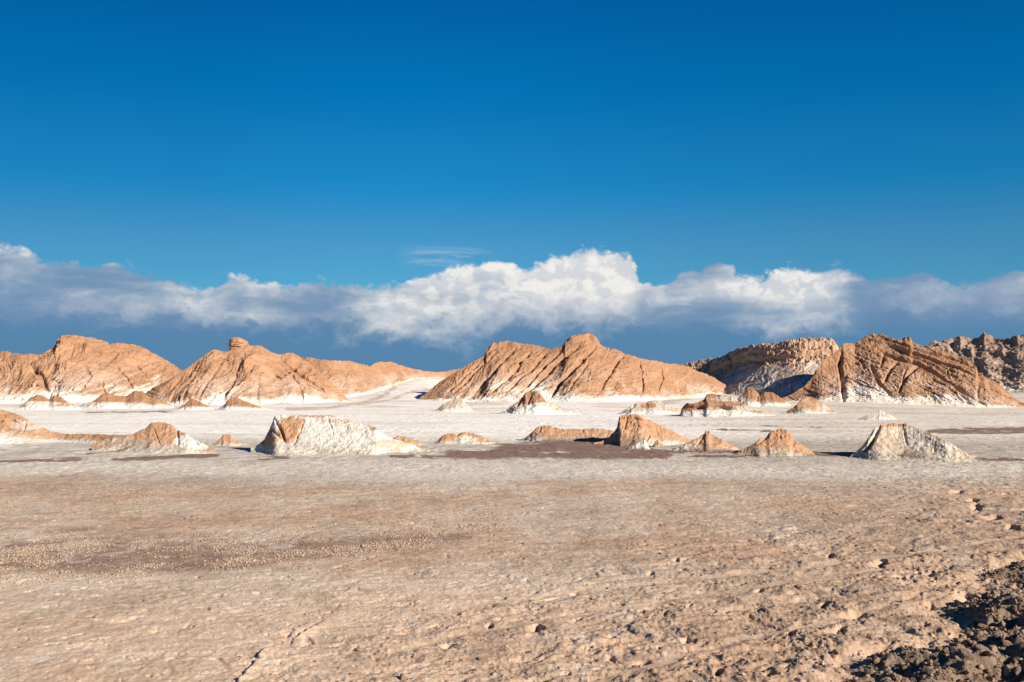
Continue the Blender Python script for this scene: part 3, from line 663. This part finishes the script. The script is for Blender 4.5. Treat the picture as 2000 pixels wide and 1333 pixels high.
def build_mounds():
    M = earth_mat('mound_crust', 5, .035, .16, .5)
    W_ = WHITE*.95; W2 = WHITE*.78
    dN = lambda y: float(gdepth(y))
    def mound(label, sil, by, colr, seed, K=1.3, gl=(.10, 3.0, .3), rough=.10, nx=360, nt=120, grooves=(), ledges=(), prof=.85, cat='rock mound', name='rock_mound', amb=.22, strata=(0,0,1,0), crest=.3):
        if not isinstance(by, list): by = [(sil[0][0], by), (sil[-1][0], by)]
        o = relief(name, sil, [(a, dN(b)) for a, b in by], M, nx=nx, nt=nt, K=K, gully=gl, rough=rough, seed=seed, grooves=grooves, ledges=ledges, prof=prof, sink=.03, soft=.12, gk=.5, blend=.32, spur=.14, ap=.8, bulge=.72, fine_div=30, col=colr, amb=amb, strata=strata, crest=crest)
        return tag(o, label, cat, 'earth and salt mounds scattered over the flats')
    mound('orange mound cut by the left photo edge, trailing into a long low ridge', [(-190,862),(-120,830),(-60,806),(0,801),(10,802),(25,806),(40,811),(55,820),(75,831),(100,842),(125,848),(160,847),(200,848),(255,850),(290,862)],
          [(-190,872),(0,866),(120,866),(290,872)], moundcol(ORANGE*1.1, SAND, GREY*.8, .10, [(55,832,30,9,.55,W2),(0,862,60,7,.6,SAND*1.1)]), 401, K=1.5, nx=500,
          ledges=[([(0,826),(30,824),(48,830)], 5, .4)], grooves=[([(50,822),(45,845)],3,.3),([(8,806),(12,822)],2,.25)])
    mound('mound with orange face and white right flank between edge ridge and big white mound', [(180,866),(215,856),(255,848),(270,842),(285,835),(295,826),(305,824),(320,825),(335,830),(345,838),(360,845),(375,855),(400,868),(425,880)],
          [(180,884),(300,884),(425,888)], moundcol(ORANGE*1.15, SAND, GREY*.8, .12, [(375,862,32,17,1,W_),(235,866,45,14,.8,GREY*.75),(285,868,25,10,.5,GREY*.75)]), 421, K=1.5,
          grooves=[([(345,838),(348,872)], 3, .35), ([(300,838),(312,868)], 2, .2), ([(372,850),(385,868)], 3, .3)])
    mound('tiny low orange knoll left of the big white mound', [(402,872),(420,864),(430,857),(437,848),(450,849),(458,858),(470,864),(490,870)], 872, moundcol(ORANGE*1.2, SAND, GREY*.95, .25), 431, nx=160, nt=60)
    mound('largest mound, broad white salt body with a bright orange left end', [(490,876),(503,868),(515,860),(525,842),(531,826),(536,812),(541,810),(580,809),(620,811),(650,812),(680,818),(700,825),(715,830),(735,834),(742,843),(755,851),(780,860),(810,870),(840,880)],
          [(490,886),(550,888),(740,888),(840,886)], moundcol(WHITE*.90, WHITE*.74, GREY*.95, .06,
          [(568,838,26,30,1.0,ORANGE*1.1),(527,862,16,24,1.0,np.array([.44,.27,.165])),(620,812,42,3.5,.9,ORANGE*1.15),(668,822,36,4,.5,SAND),(729,833,10,7,1.0,ORANGE*1.15),(760,868,40,8,.55,SAND),(660,872,10,3,.8,SAND),(690,838,9,7,.4,SAND)]), 441,
          K=1.35, nx=700, nt=220, gl=(.12, 3.6, .3), rough=.12, grooves=[([(537,818),(548,838),(556,860)], 3.2, .9), ([(530,838),(545,852)], 3, .5), ([(592,822),(578,860),(570,872)], 3, .25), ([(640,815),(650,850)], 3, .2)])
    mound('low orange sliver trailing from the right foot of the big white mound', [(765,858),(778,851),(790,853),(805,858),(820,862),(845,870)], 872, moundcol(ORANGE*1.15, SAND, GREY, .3), 451, nx=160, nt=60)
    mound('low flat orange mound with a grey foot, alone left of the dark sand', [(838,868),(855,858),(865,850),(875,846),(893,848),(905,844),(925,845),(935,850),(955,857),(985,864)], 868,
          moundcol(ORANGE*1.15, SAND*1.1, GREY*.95, .25, [(912,858,20,6,.9,W2)]), 461, nx=260, nt=80)
    mound('long low sandy ridge reaching left from the steep orange mound', [(1015,862),(1035,848),(1045,838),(1055,832),(1065,830),(1080,834),(1100,838),(1130,838),(1150,837),(1180,838),(1215,846)], 864,
          moundcol(SAND*1.05, ORANGE*1.1, GREY*.9, .3, [(1050,858,60,6,.6,TAN)]), 471, K=2.0, nx=360, grooves=[([(1056,834),(1054,845)],2.5,.3)])
    mound('steep orange mound with a cliff on its left and a long right tail', [(1160,866),(1185,858),(1200,842),(1206,832),(1208,820),(1210,811),(1222,809),(1240,812),(1252,814),(1270,822),(1290,831),(1310,840),(1330,850),(1352,860)],
          [(1160,872),(1250,872),(1352,868)], moundcol(ORANGE*1.12, ORANGE*.95+.02, SAND*.9, .25, [(1255,864,40,6,.8,W2),(1230,842,40,8,.35,TAN)]), 481, K=1.35, nx=440, nt=160, gl=(.18, 3.0, .5), rough=.15,
          grooves=[([(1282,836),(1286,850)], 3, .35), ([(1225,815),(1220,838)], 3, .4), ([(1270,852),(1262,860)], 2.5, .4)], ledges=[([(1208,822),(1240,820),(1265,826)], 6, .35)])
    mound('small white salt heap lying on the dark sand', [(1218,882),(1232,874),(1243,867),(1251,862),(1258,858),(1264,866),(1268,874),(1276,882)], 880, moundcol(WHITE*.9, WHITE*.75, GREY, .2), 491, nx=140, nt=60, cat='salt heap', name='salt_heap')
    mound('little brown boulder right of the white salt heap on dark sand', [(1270,880),(1275,868),(1280,861),(1285,860),(1290,868),(1294,880)], 875, moundcol(SAND, ORANGE*.8, SAND*.8, .1), 493, nx=100, nt=50, cat='boulder', name='boulder')
    mound('pointed sandy cone with a small knob on its tip', [(1300,884),(1330,870),(1350,862),(1368,852),(1376,846),(1378,840),(1385,840),(1389,847),(1405,856),(1425,866),(1448,880)], 884,
          moundcol(SAND*1.0, ORANGE*1.1, GREY*1.0, .2, [(1340,874,30,6,.8,W2),(1408,875,14,5,.9,SAND*1.1)]), 501, K=1.6, nx=300, grooves=[([(1375,852),(1360,870)],3,.25)])
    mound('rounded orange dome mound with a flat brown-grey skirt', [(1425,890),(1455,876),(1474,865),(1485,857),(1497,851),(1505,843),(1520,838),(1535,839),(1544,845),(1549,857),(1570,870),(1592,886)], 892,
          moundcol(ORANGE*1.15, ORANGE*.95, SAND*1.0, .45, [(1490,880,50,7,.8,GREY),(1570,876,20,8,.5,ORANGE*1.15)]), 511, K=1.45, nx=320, nt=120, grooves=[([(1498,853),(1480,866)],3,.4),([(1524,850),(1526,858)],2.5,.3)])
    mound('large pale cream mound with dark eroded left side, rightmost of the near row', [(1660,890),(1672,882),(1685,870),(1698,852),(1709,835),(1721,827),(1745,826),(1770,828),(1790,835),(1820,846),(1850,860),(1880,880),(1912,900)],
          [(1660,896),(1760,897),(1912,906)], moundcol(np.array([.50,.385,.275]), np.array([.52,.44,.35]), GREY*.85, .10, [(1748,829,36,6,.85,ORANGE*1.1),(1725,850,20,25,.5,np.array([.42,.29,.19])),(1785,858,20,14,.5,W_),(1820,872,60,10,.4,W_)]), 521,
          K=1.3, nx=560, nt=200, gl=(.10, 4.4, .4), rough=.11, grooves=[([(1827,862),(1828,880)], 1.8, .6), ([(1718,832),(1708,858),(1695,875)], 4, .8), ([(1711,850),(1700,868),(1688,882)], 4, .7), ([(1765,840),(1772,870)],3,.25)])
    # middle distance
    mound('small grey-brown dome on the white pan below the central hill', [(845,803),(856,797),(867,789),(880,783),(890,780),(902,782),(912,790),(924,803)], 804, moundcol(np.array([.42,.29,.20]), GREY*.9, W2, .25, [(905,793,14,10,.7,W2)]), 531, nx=160, nt=70)
    mound('rugged brown outcrop with a dark left flank at the foot of the central hill', [(975,808),(990,800),(1002,790),(1012,783),(1024,772),(1026,768),(1045,764),(1055,770),(1062,780),(1070,787),(1088,793),(1110,801),(1145,810)],
          810, moundcol(ORANGE*.9, RUST*1.1, W2, .30, [(1060,797,40,8,.8,W2),(1028,796,30,7,.6,W2)]), 541, K=1.3, nx=400, nt=140, gl=(.35, 6, .6), rough=.22, grooves=[([(1040,772),(1030,790)],3,.8),([(1022,776),(1008,796)],4,1.0)], cat='rock outcrop', name='rock_outcrop')
    mound('flat whitish outcrop with an orange core, centre of the middle distance', [(1205,810),(1222,800),(1234,791),(1247,786),(1262,788),(1268,783),(1280,781),(1292,786),(1310,794),(1345,806)], 808,
          moundcol(WHITE*.72, np.array([.42,.28,.18]), W2, .25, [(1265,792,16,5,1,ORANGE)]), 551, K=1.6, nx=300, gl=(.2, 5, .5), rough=.14, cat='rock outcrop', name='rock_outcrop', grooves=[([(1240,790),(1228,800)],3,.6)])
    mound('wide dark-ledged brown outcrop casting a shadow to its left', [(1318,816),(1329,808),(1331,798),(1345,792),(1362,786),(1376,780),(1379,770),(1395,770),(1412,771),(1428,774),(1445,786),(1462,795),(1490,803),(1520,812)],
          814, moundcol(ORANGE*.82, RUST*1.05, W2*.9, .30, [(1420,778,30,8,.7,W2),(1400,808,70,6,.8,W2),(1460,798,30,6,.7,W2)]), 561, K=1.5, nx=460, nt=150, gl=(.25, 6, .5), rough=.2,
          ledges=[([(1331,800),(1370,797),(1410,798),(1450,806)], 7, .8)], cat='rock outcrop', name='rock_outcrop')
    mound('small brown double knob at the left foot of the right hill', [(1425,792),(1436,782),(1450,770),(1460,757),(1470,757),(1480,767),(1484,772),(1495,765),(1510,767),(1530,780),(1545,790)], 794,
          moundcol(ORANGE*.85, RUST*1.1, W2, .25, [(1440,782,18,8,.7,W2)]), 571, K=1.4, nx=260, gl=(.22, 5, .5), rough=.13, grooves=[([(1482,770),(1480,785)],3,.8)], cat='rock outcrop', name='rock_outcrop')
    mound('brown cone with white streaks in front of the right hill', [(1533,805),(1547,797),(1556,790),(1565,780),(1573,774),(1580,774),(1592,778),(1605,787),(1620,798),(1645,811)], 810,
          moundcol(np.array([.44,.27,.17]), RUST*1.1, W2, .12, [(1612,798,18,7,.6,W2)]), 581, K=1.4, nx=260, gl=(.2, 5, .4), rough=.12)
    mound('very low pale heap right of the brown streaked cone', [(1680,818),(1696,809),(1707,804),(1717,801),(1727,804),(1742,812),(1756,820)], 820, moundcol(WHITE*.72, TAN*1.3, W2*.9, .3), 591, nx=140, nt=60)
    mound('low rusty hummock in the white salt at the foot of the left hill', [(28,796),(45,788),(60,777),(72,771),(84,773),(96,780),(105,772),(118,775),(140,790),(160,798)], 800, moundcol(ORANGE*.95, RUST*1.2, W_, .35, [(80,790,50,6,.7,W_)]), 601, nx=240, nt=80, gl=(.22, 5, .5), rough=.13)
    mound('long rusty hummock below the gap between the two left hills', [(140,798),(165,788),(185,782),(198,771),(210,767),(225,772),(245,774),(262,764),(278,764),(292,776),(320,782),(340,794)], 798,
          moundcol(ORANGE*.95, RUST*1.2, W_, .3, [(210,790,60,5,.6,W_)]), 611, nx=320, nt=90, gl=(.22, 5, .5), rough=.13)
    mound('small rusty hummock with a dark knob at the foot of the second hill', [(340,800),(360,790),(370,781),(376,778),(385,782),(400,790),(425,800)], 802, moundcol(ORANGE*.9, RUST*1.1, W_, .3), 621, nx=160, nt=60, gl=(.22, 5, .5), rough=.13)
    mound('low brown hummock at the right foot of the second hill', [(425,800),(440,788),(452,775),(462,775),(480,784),(500,792),(540,802)], 803, moundcol(ORANGE*.9, RUST*1.15, W_, .3), 631, nx=200, nt=70, gl=(.22, 5, .5), rough=.13)

# ------------------------------------------------------------------ stones
def ico(sub):
    import bmesh
    bm = bmesh.new(); bmesh.ops.create_icosphere(bm, subdivisions=sub, radius=1)
    v = np.array([list(p.co) for p in bm.verts]); f = np.array([[q.index for q in p.verts] for p in bm.faces]); bm.free()
    return v, f
def rock_shape(sub, seed, ang=.35):
    """a broken stone: a ball cut by random planes, then roughened"""
    r = np.random.default_rng(seed); v, f = ico(sub)
    for _ in range(12):
        n = r.normal(size=3); n /= np.linalg.norm(n); d = .42+r.random()*.36
        s = v@n; v = v - np.where(s > d, s-d, 0)[:, None]*n
    v = v*(1+.09*r.normal(size=(len(v), 1))*ang)
    v = v*np.array([1, .65+r.random()*.35, .5+r.random()*.35])
    return v, f
def mesh_from(name, v, f, mat, smooth=False):
    me = bpy.data.meshes.new(name)
    me.vertices.add(len(v)); me.vertices.foreach_set('co', v.astype(np.float32).reshape(-1))
    me.loops.add(f.size); me.polygons.add(len(f))
    me.loops.foreach_set('vertex_index', f.astype(np.int32).reshape(-1))
    me.polygons.foreach_set('loop_start', np.arange(0, f.size, 3, dtype=np.int32))
    me.update(calc_edges=True); me.materials.append(mat)
    if smooth: me.polygons.foreach_set('use_smooth', np.ones(len(f), bool))
    return me
def stone_mat(name, cols, scale=14, island=False):
    m = bpy.data.materials.new(name); m.use_nodes = True; N = NT(m.node_tree)
    out = N.n('ShaderNodeOutputMaterial'); b = N.n('ShaderNodeBsdfPrincipled'); N.t.links.new(b.outputs[0], out.inputs[0])
    ge = N.n('ShaderNodeNewGeometry')
    rnd = ge.outputs['Random Per Island'] if island else N.n('ShaderNodeObjectInfo').outputs['Random']
    cr = N.n('ShaderNodeValToRGB'); cr.color_ramp.interpolation = 'LINEAR'
    el = cr.color_ramp.elements; el[0].color = (*cols[0], 1); el[1].color = (*cols[-1], 1)
    for i, c in enumerate(cols[1:-1]): e = el.new((i+1)/(len(cols)-1)); e.color = (*c, 1)
    N.put(cr.inputs[0], rnd)
    n1 = N.noise(ge.outputs['Position'], scale, 7, .65)
    c = N.n('ShaderNodeVectorMath', operation='SCALE'); N.t.links.new(cr.outputs[0], c.inputs[0]); N.put(c.inputs[3], N.ramp(n1, .25, .75, .65, 1.35, False))
    N.t.links.new(c.outputs[0], b.inputs['Base Color']); b.inputs['Roughness'].default_value = .9; b.inputs['Specular IOR Level'].default_value = .2
    bp = N.n('ShaderNodeBump'); bp.inputs['Distance'].default_value = .02; bp.inputs['Strength'].default_value = .9
    N.put(bp.inputs['Height'], n1); N.t.links.new(bp.outputs[0], b.inputs['Normal'])
    return m
def rotm(r, tilt=1.0):
    a, b, c = r.random()*6.28, (r.random()-.5)*tilt, (r.random()-.5)*tilt
    ca, sa, cb, sb, cc, s_c = math.cos(a), math.sin(a), math.cos(b), math.sin(b), math.cos(c), math.sin(c)
    Rz = np.array([[ca,-sa,0],[sa,ca,0],[0,0,1]]); Rx = np.array([[1,0,0],[0,cb,-sb],[0,sb,cb]]); Ry = np.array([[cc,0,s_c],[0,1,0],[-s_c,0,cc]])
    return Rz@Rx@Ry, (b, c, a)
def scatter(x, y, size, n_ind, shapes_hi, shapes_lo, mat_ind, mat_stuff, name, label, cat, group, stuff_name, stuff_label, bury=.25, seed=5, tilt=1.0, smooth=False):
    z = ground_z(x, y)
    px, py = project(x, y, z)
    vis = (px > -30) & (px < 2030) & (py < 1345)
    show = np.where(vis, size/np.hypot(x, y), 0)
    order = np.argsort(-show); r = np.random.default_rng(seed)
    protos = [mesh_from(name, v, f, mat_ind, smooth) for v, f in shapes_hi]
    first = None
    for k, i in enumerate(order[:n_ind]):
        _, e = rotm(r, tilt)
        if first is None: o = bpy.data.objects.new(name, protos[0]); first = o
        else: o = first.copy(); o.data = protos[k % len(protos)]
        sc.collection.objects.link(o)
        o.location = (x[i], y[i], z[i]+size[i]*(.5-bury)); o.rotation_euler = (e[0], e[1], e[2]); o.scale = (size[i],)*3
        tag(o, label, cat, group)
    VV = []; FF = []; off = 0
    for i in order[n_ind:]:
        v, f = shapes_lo[r.integers(len(shapes_lo))]
        R_, _ = rotm(r, tilt)
        VV.append((v@R_.T)*size[i] + np.array([x[i], y[i], z[i]+size[i]*(.5-bury)])); FF.append(f+off); off += len(v)
    me = mesh_from(stuff_name, np.concatenate(VV), np.concatenate(FF), mat_stuff, smooth)
    o = bpy.data.objects.new(stuff_name, me); sc.collection.objects.link(o)
    tag(o, stuff_label, cat, None, 'stuff')

def build_stones():
    r = np.random.default_rng(99)
    hi = [rock_shape(3, 10+i) for i in range(9)]; lo = [rock_shape(2, 40+i) for i in range(10)]; tiny = [rock_shape(1, 70+i) for i in range(10)]
    cols = [(.15,.10,.07),(.24,.155,.10),(.12,.09,.068),(.27,.20,.145),(.19,.16,.13),(.28,.17,.105),(.10,.08,.062)]
    # gravel bank
    n = 170000
    x = r.uniform(1, 26, n); y = r.uniform(11, 52, n)
    b = berm_f(x, y); keep = (b > -.3 + 2.2*(r.random(n)**4)) & (b < 12) & (np.abs(x/y) < .56)
    x, y = x[keep], y[keep]
    dns = fbm(x/2.5, y/2.5, 3, 91); keep = r.random(len(x)) < np.clip(.9+dns, .45, 1); x, y = x[keep], y[keep]
    s = .020 + .12*r.random(len(x))**9 + .040*r.random(len(x))**1.5
    # a few strays out on the crust
    n2 = 2600
    x2 = r.uniform(-8, 24, n2); y2 = r.uniform(21, 70, n2)
    p2, q2 = project(x2, y2, np.zeros(n2)); k2 = (r.random(n2) < region(p2, q2)) & (berm_f(x2, y2) < 0); x2, y2 = x2[k2], y2[k2]
    s2 = .02+.07*r.random(len(x2))**5
    x3 = r.uniform(1, 22, 26000); y3 = r.uniform(15, 50, 26000); b3 = berm_f(x3, y3)
    k3 = (b3 < 0) & (r.random(26000) < .8*np.exp(b3/.55)); x3, y3 = x3[k3], y3[k3]
    x2 = np.concatenate([x2, x3]); y2 = np.concatenate([y2, y3]); s2 = np.concatenate([s2, .02+.10*r.random(len(x3))**6])
    scatter(np.concatenate([x, x2]), np.concatenate([y, y2]), np.concatenate([s, s2]), 300, hi, tiny, stone_mat('bank_stone', cols), stone_mat('bank_gravel', cols, 14, True),
            'stone', 'rough brown stone lying in the dark gravel bank at the bottom right corner', 'stone', 'larger stones of the gravel bank',
            'gravel', 'dark gravel heaped at the lower right edge', seed=5)
    # pale clods on the dark belt at the left
    n = 520000
    px = r.uniform(-250, 1000, n); py = r.uniform(935, 1150, n)
    d = gdepth(py); x = lat(px, py)*d
    e, _ = seg(px, py, [(-300,1100),(0,1096),(150,1090),(320,1088),(480,1075),(700,1062),(900,1050)])
    wdt = np.interp(px, [-300, 0, 300, 500, 800, 950], [52, 46, 34, 28, 14, 4])
    cl = fbm(x/5, d/7, 3, 93); cl2 = fbm(x/1.6, d/1.6, 2, 95)
    p = (1-sst(e/wdt, .2, 1.5))*np.clip(.40+1.3*cl+1.1*cl2, .03, 1)
    e2, _ = seg(px, py, [(-300,952),(0,946),(300,938),(560,930)]); p = np.maximum(p, (1-sst(e2/20, .3, 1.3))*.45*np.clip(.5+1.3*cl, 0, 1))
    e3, _ = seg(px, py, [(-300,1000),(0,985),(300,975)]); p = np.maximum(p, (1-sst(e3/30, .3, 1.3))*.25*np.clip(.5+1.3*cl, 0, 1))
    e4, _ = seg(px, py, [(550,1050),(800,1035),(1100,1005)]); p = np.maximum(p, (1-sst(e4/26, .3, 1.3))*.3*np.clip(.5+1.3*cl, 0, 1))
    keep = r.random(n) < p*np.clip(d/45, .5, 1)*.75; x, d = x[keep], d[keep]
    s = .012+.052*r.random(len(x))**4
    cc = [(.34,.25,.175),(.42,.32,.235),(.28,.19,.135),(.45,.365,.28)]
    scatter(x, d, s, 300, [rock_shape(2, 110+i, .6) for i in range(8)], [rock_shape(1, 130+i, .6) for i in range(8)], stone_mat('pale_clod', cc), stone_mat('pale_rubble', cc, 14, True),
            'clod', 'pale pinkish clod lying on the dark brown belt at the left', 'clod', 'larger pale clods on the dark belt',
            'rubble', 'pale crumbled clods strewn over the brown flats at the left', seed=8, bury=.42)
    # crumbled soil clods on the rough crust at the right
    n = 150000
    px = r.uniform(300, 2060, n); d = r.uniform(18, 75, n); x = lat(px, np.full(n, 1000.))*d; py = project(x, d, np.zeros(n))[1]
    cl = fbm(x/2.2, d/2.2, 3, 97); cl2 = fbm(x/9, d/9, 2, 98)
    p = region(px, py)**1.3*(1-.85*track(px, py))*np.clip(.30+1.1*cl+.5*cl2, .02, 1)*np.where(berm_f(x, d) < 0, 1, 0)
    keep = r.random(n) < p*.45; x, d = x[keep], d[keep]
    s = .012+.065*r.random(len(x))**6
    flat = [(v*np.array([1, 1, .7]), f) for v, f in hi[:6]]; flat_lo = [(v*np.array([1, 1, .7]), f) for v, f in tiny]
    sc3 = [(.33,.225,.15),(.42,.30,.205),(.27,.18,.12),(.46,.345,.25)]
    scatter(x, d, s, 300, flat, flat_lo, stone_mat('soil_clod', sc3), stone_mat('soil_crumbs', sc3, 14, True),
            'soil_clod', 'tan soil clod lying on the rough cracked crust at the right', 'clod', 'larger soil clods on the rough crust',
            'crumbs', 'crumbled tan soil strewn over the rough crust at the right', seed=9, bury=.35)
    # two single stones
    def single(px, py, size, label, seed, cols, sq=(1, 1, 1)):
        d = float(gdepth(py)); x = float(lat(px, py))*d; z = float(ground_z(np.array([x]), np.array([d]))[0])
        v, f = rock_shape(4, seed, .12); v = v*np.array(sq)
        o = bpy.data.objects.new('stone', mesh_from('stone', v*size, f, stone_mat('lone_stone', cols))); sc.collection.objects.link(o)
        o.location = (x, d, z+size*.3*sq[2]); o.rotation_euler = (0, 0, .4)
        tag(o, label, 'stone')
    single(787, 1329, .12, 'single smooth dark brown stone alone at the bottom edge of the sand', 301, [(.20,.14,.10),(.22,.15,.11)], (1,1,1.3))
    single(547, 1249, .10, 'flat tan stone lying beside the long crack in the sand', 302, [(.42,.27,.16),(.42,.27,.16)], (1.6,1.2,.8))

def build_caprock():
    """the layered block that crowns the second hill"""
    m = earth_mat('caprock', 2.2, .25, .22, .5)
    d = 268 + 1.5*15.5
    nx, nz = 120, 70
    lay = [(0.0, .92), (.18, 1.0), (.34, .99), (.40, .86), (.46, .99), (.62, 1.0), (.68, .88), (.74, .94), (.9, .88), (1.0, .60)]
    def pt(px, py): return lat(px, py)*d, CAMZ+elev(py)*d
    x0, z0 = pt(446, 690); x1, z1 = pt(494, 662)
    cx = (x0+x1)/2; hw = (x1-x0)/2
    th = np.linspace(0, 2*np.pi, nx, endpoint=False); tv = np.linspace(0, 1, nz)
    T, V = np.meshgrid(th, tv)
    k = np.interp(V, [a for a, _ in lay], [b for _, b in lay])
    rad = k*(1+.10*fbm(np.cos(T)*2+3, np.sin(T)*2+V*.6, 3, 710))*(1+.05*fbm(T*6, V*14, 3, 711))
    sq = 1/np.maximum(np.abs(np.cos(T)), np.abs(np.sin(T)))**.35
    # leans: steep on its left, trailing down to the right
    X = cx + hw*rad*sq*np.cos(T)*np.where(np.cos(T) > 0, 1.0-.45*V, .95) - hw*.10*V
    Y = d + 1.0 + hw*.75*rad*sq*np.sin(T)
    Z = z0 + (z1-z0)*V*(1-.10*np.cos(T)) + .10*fbm(np.cos(T)*3, np.sin(T)*3, 3, 713)
    X = np.concatenate([X, np.full((1, nx), X[-1].mean())]); Y = np.concatenate([Y, np.full((1, nx), Y[-1].mean())]); Z = np.concatenate([Z, np.full((1, nx), Z[-1].max())])
    w = fbm(X/1.5, Z/.35, 3, 715)
    C = mixc(np.broadcast_to(np.array([.50,.27,.15]), X.shape+(3,)), RUST*1.1, np.clip(.35+w, 0, 1))
    o = grid_obj('caprock', X, Y, Z, m, C, wrap=True)
    tag(o, 'blocky layered caprock perched on top of the second hill from the left', 'rock')



for f in (build_ground, build_hills, build_caprock, build_mounds, build_stones):
    f()
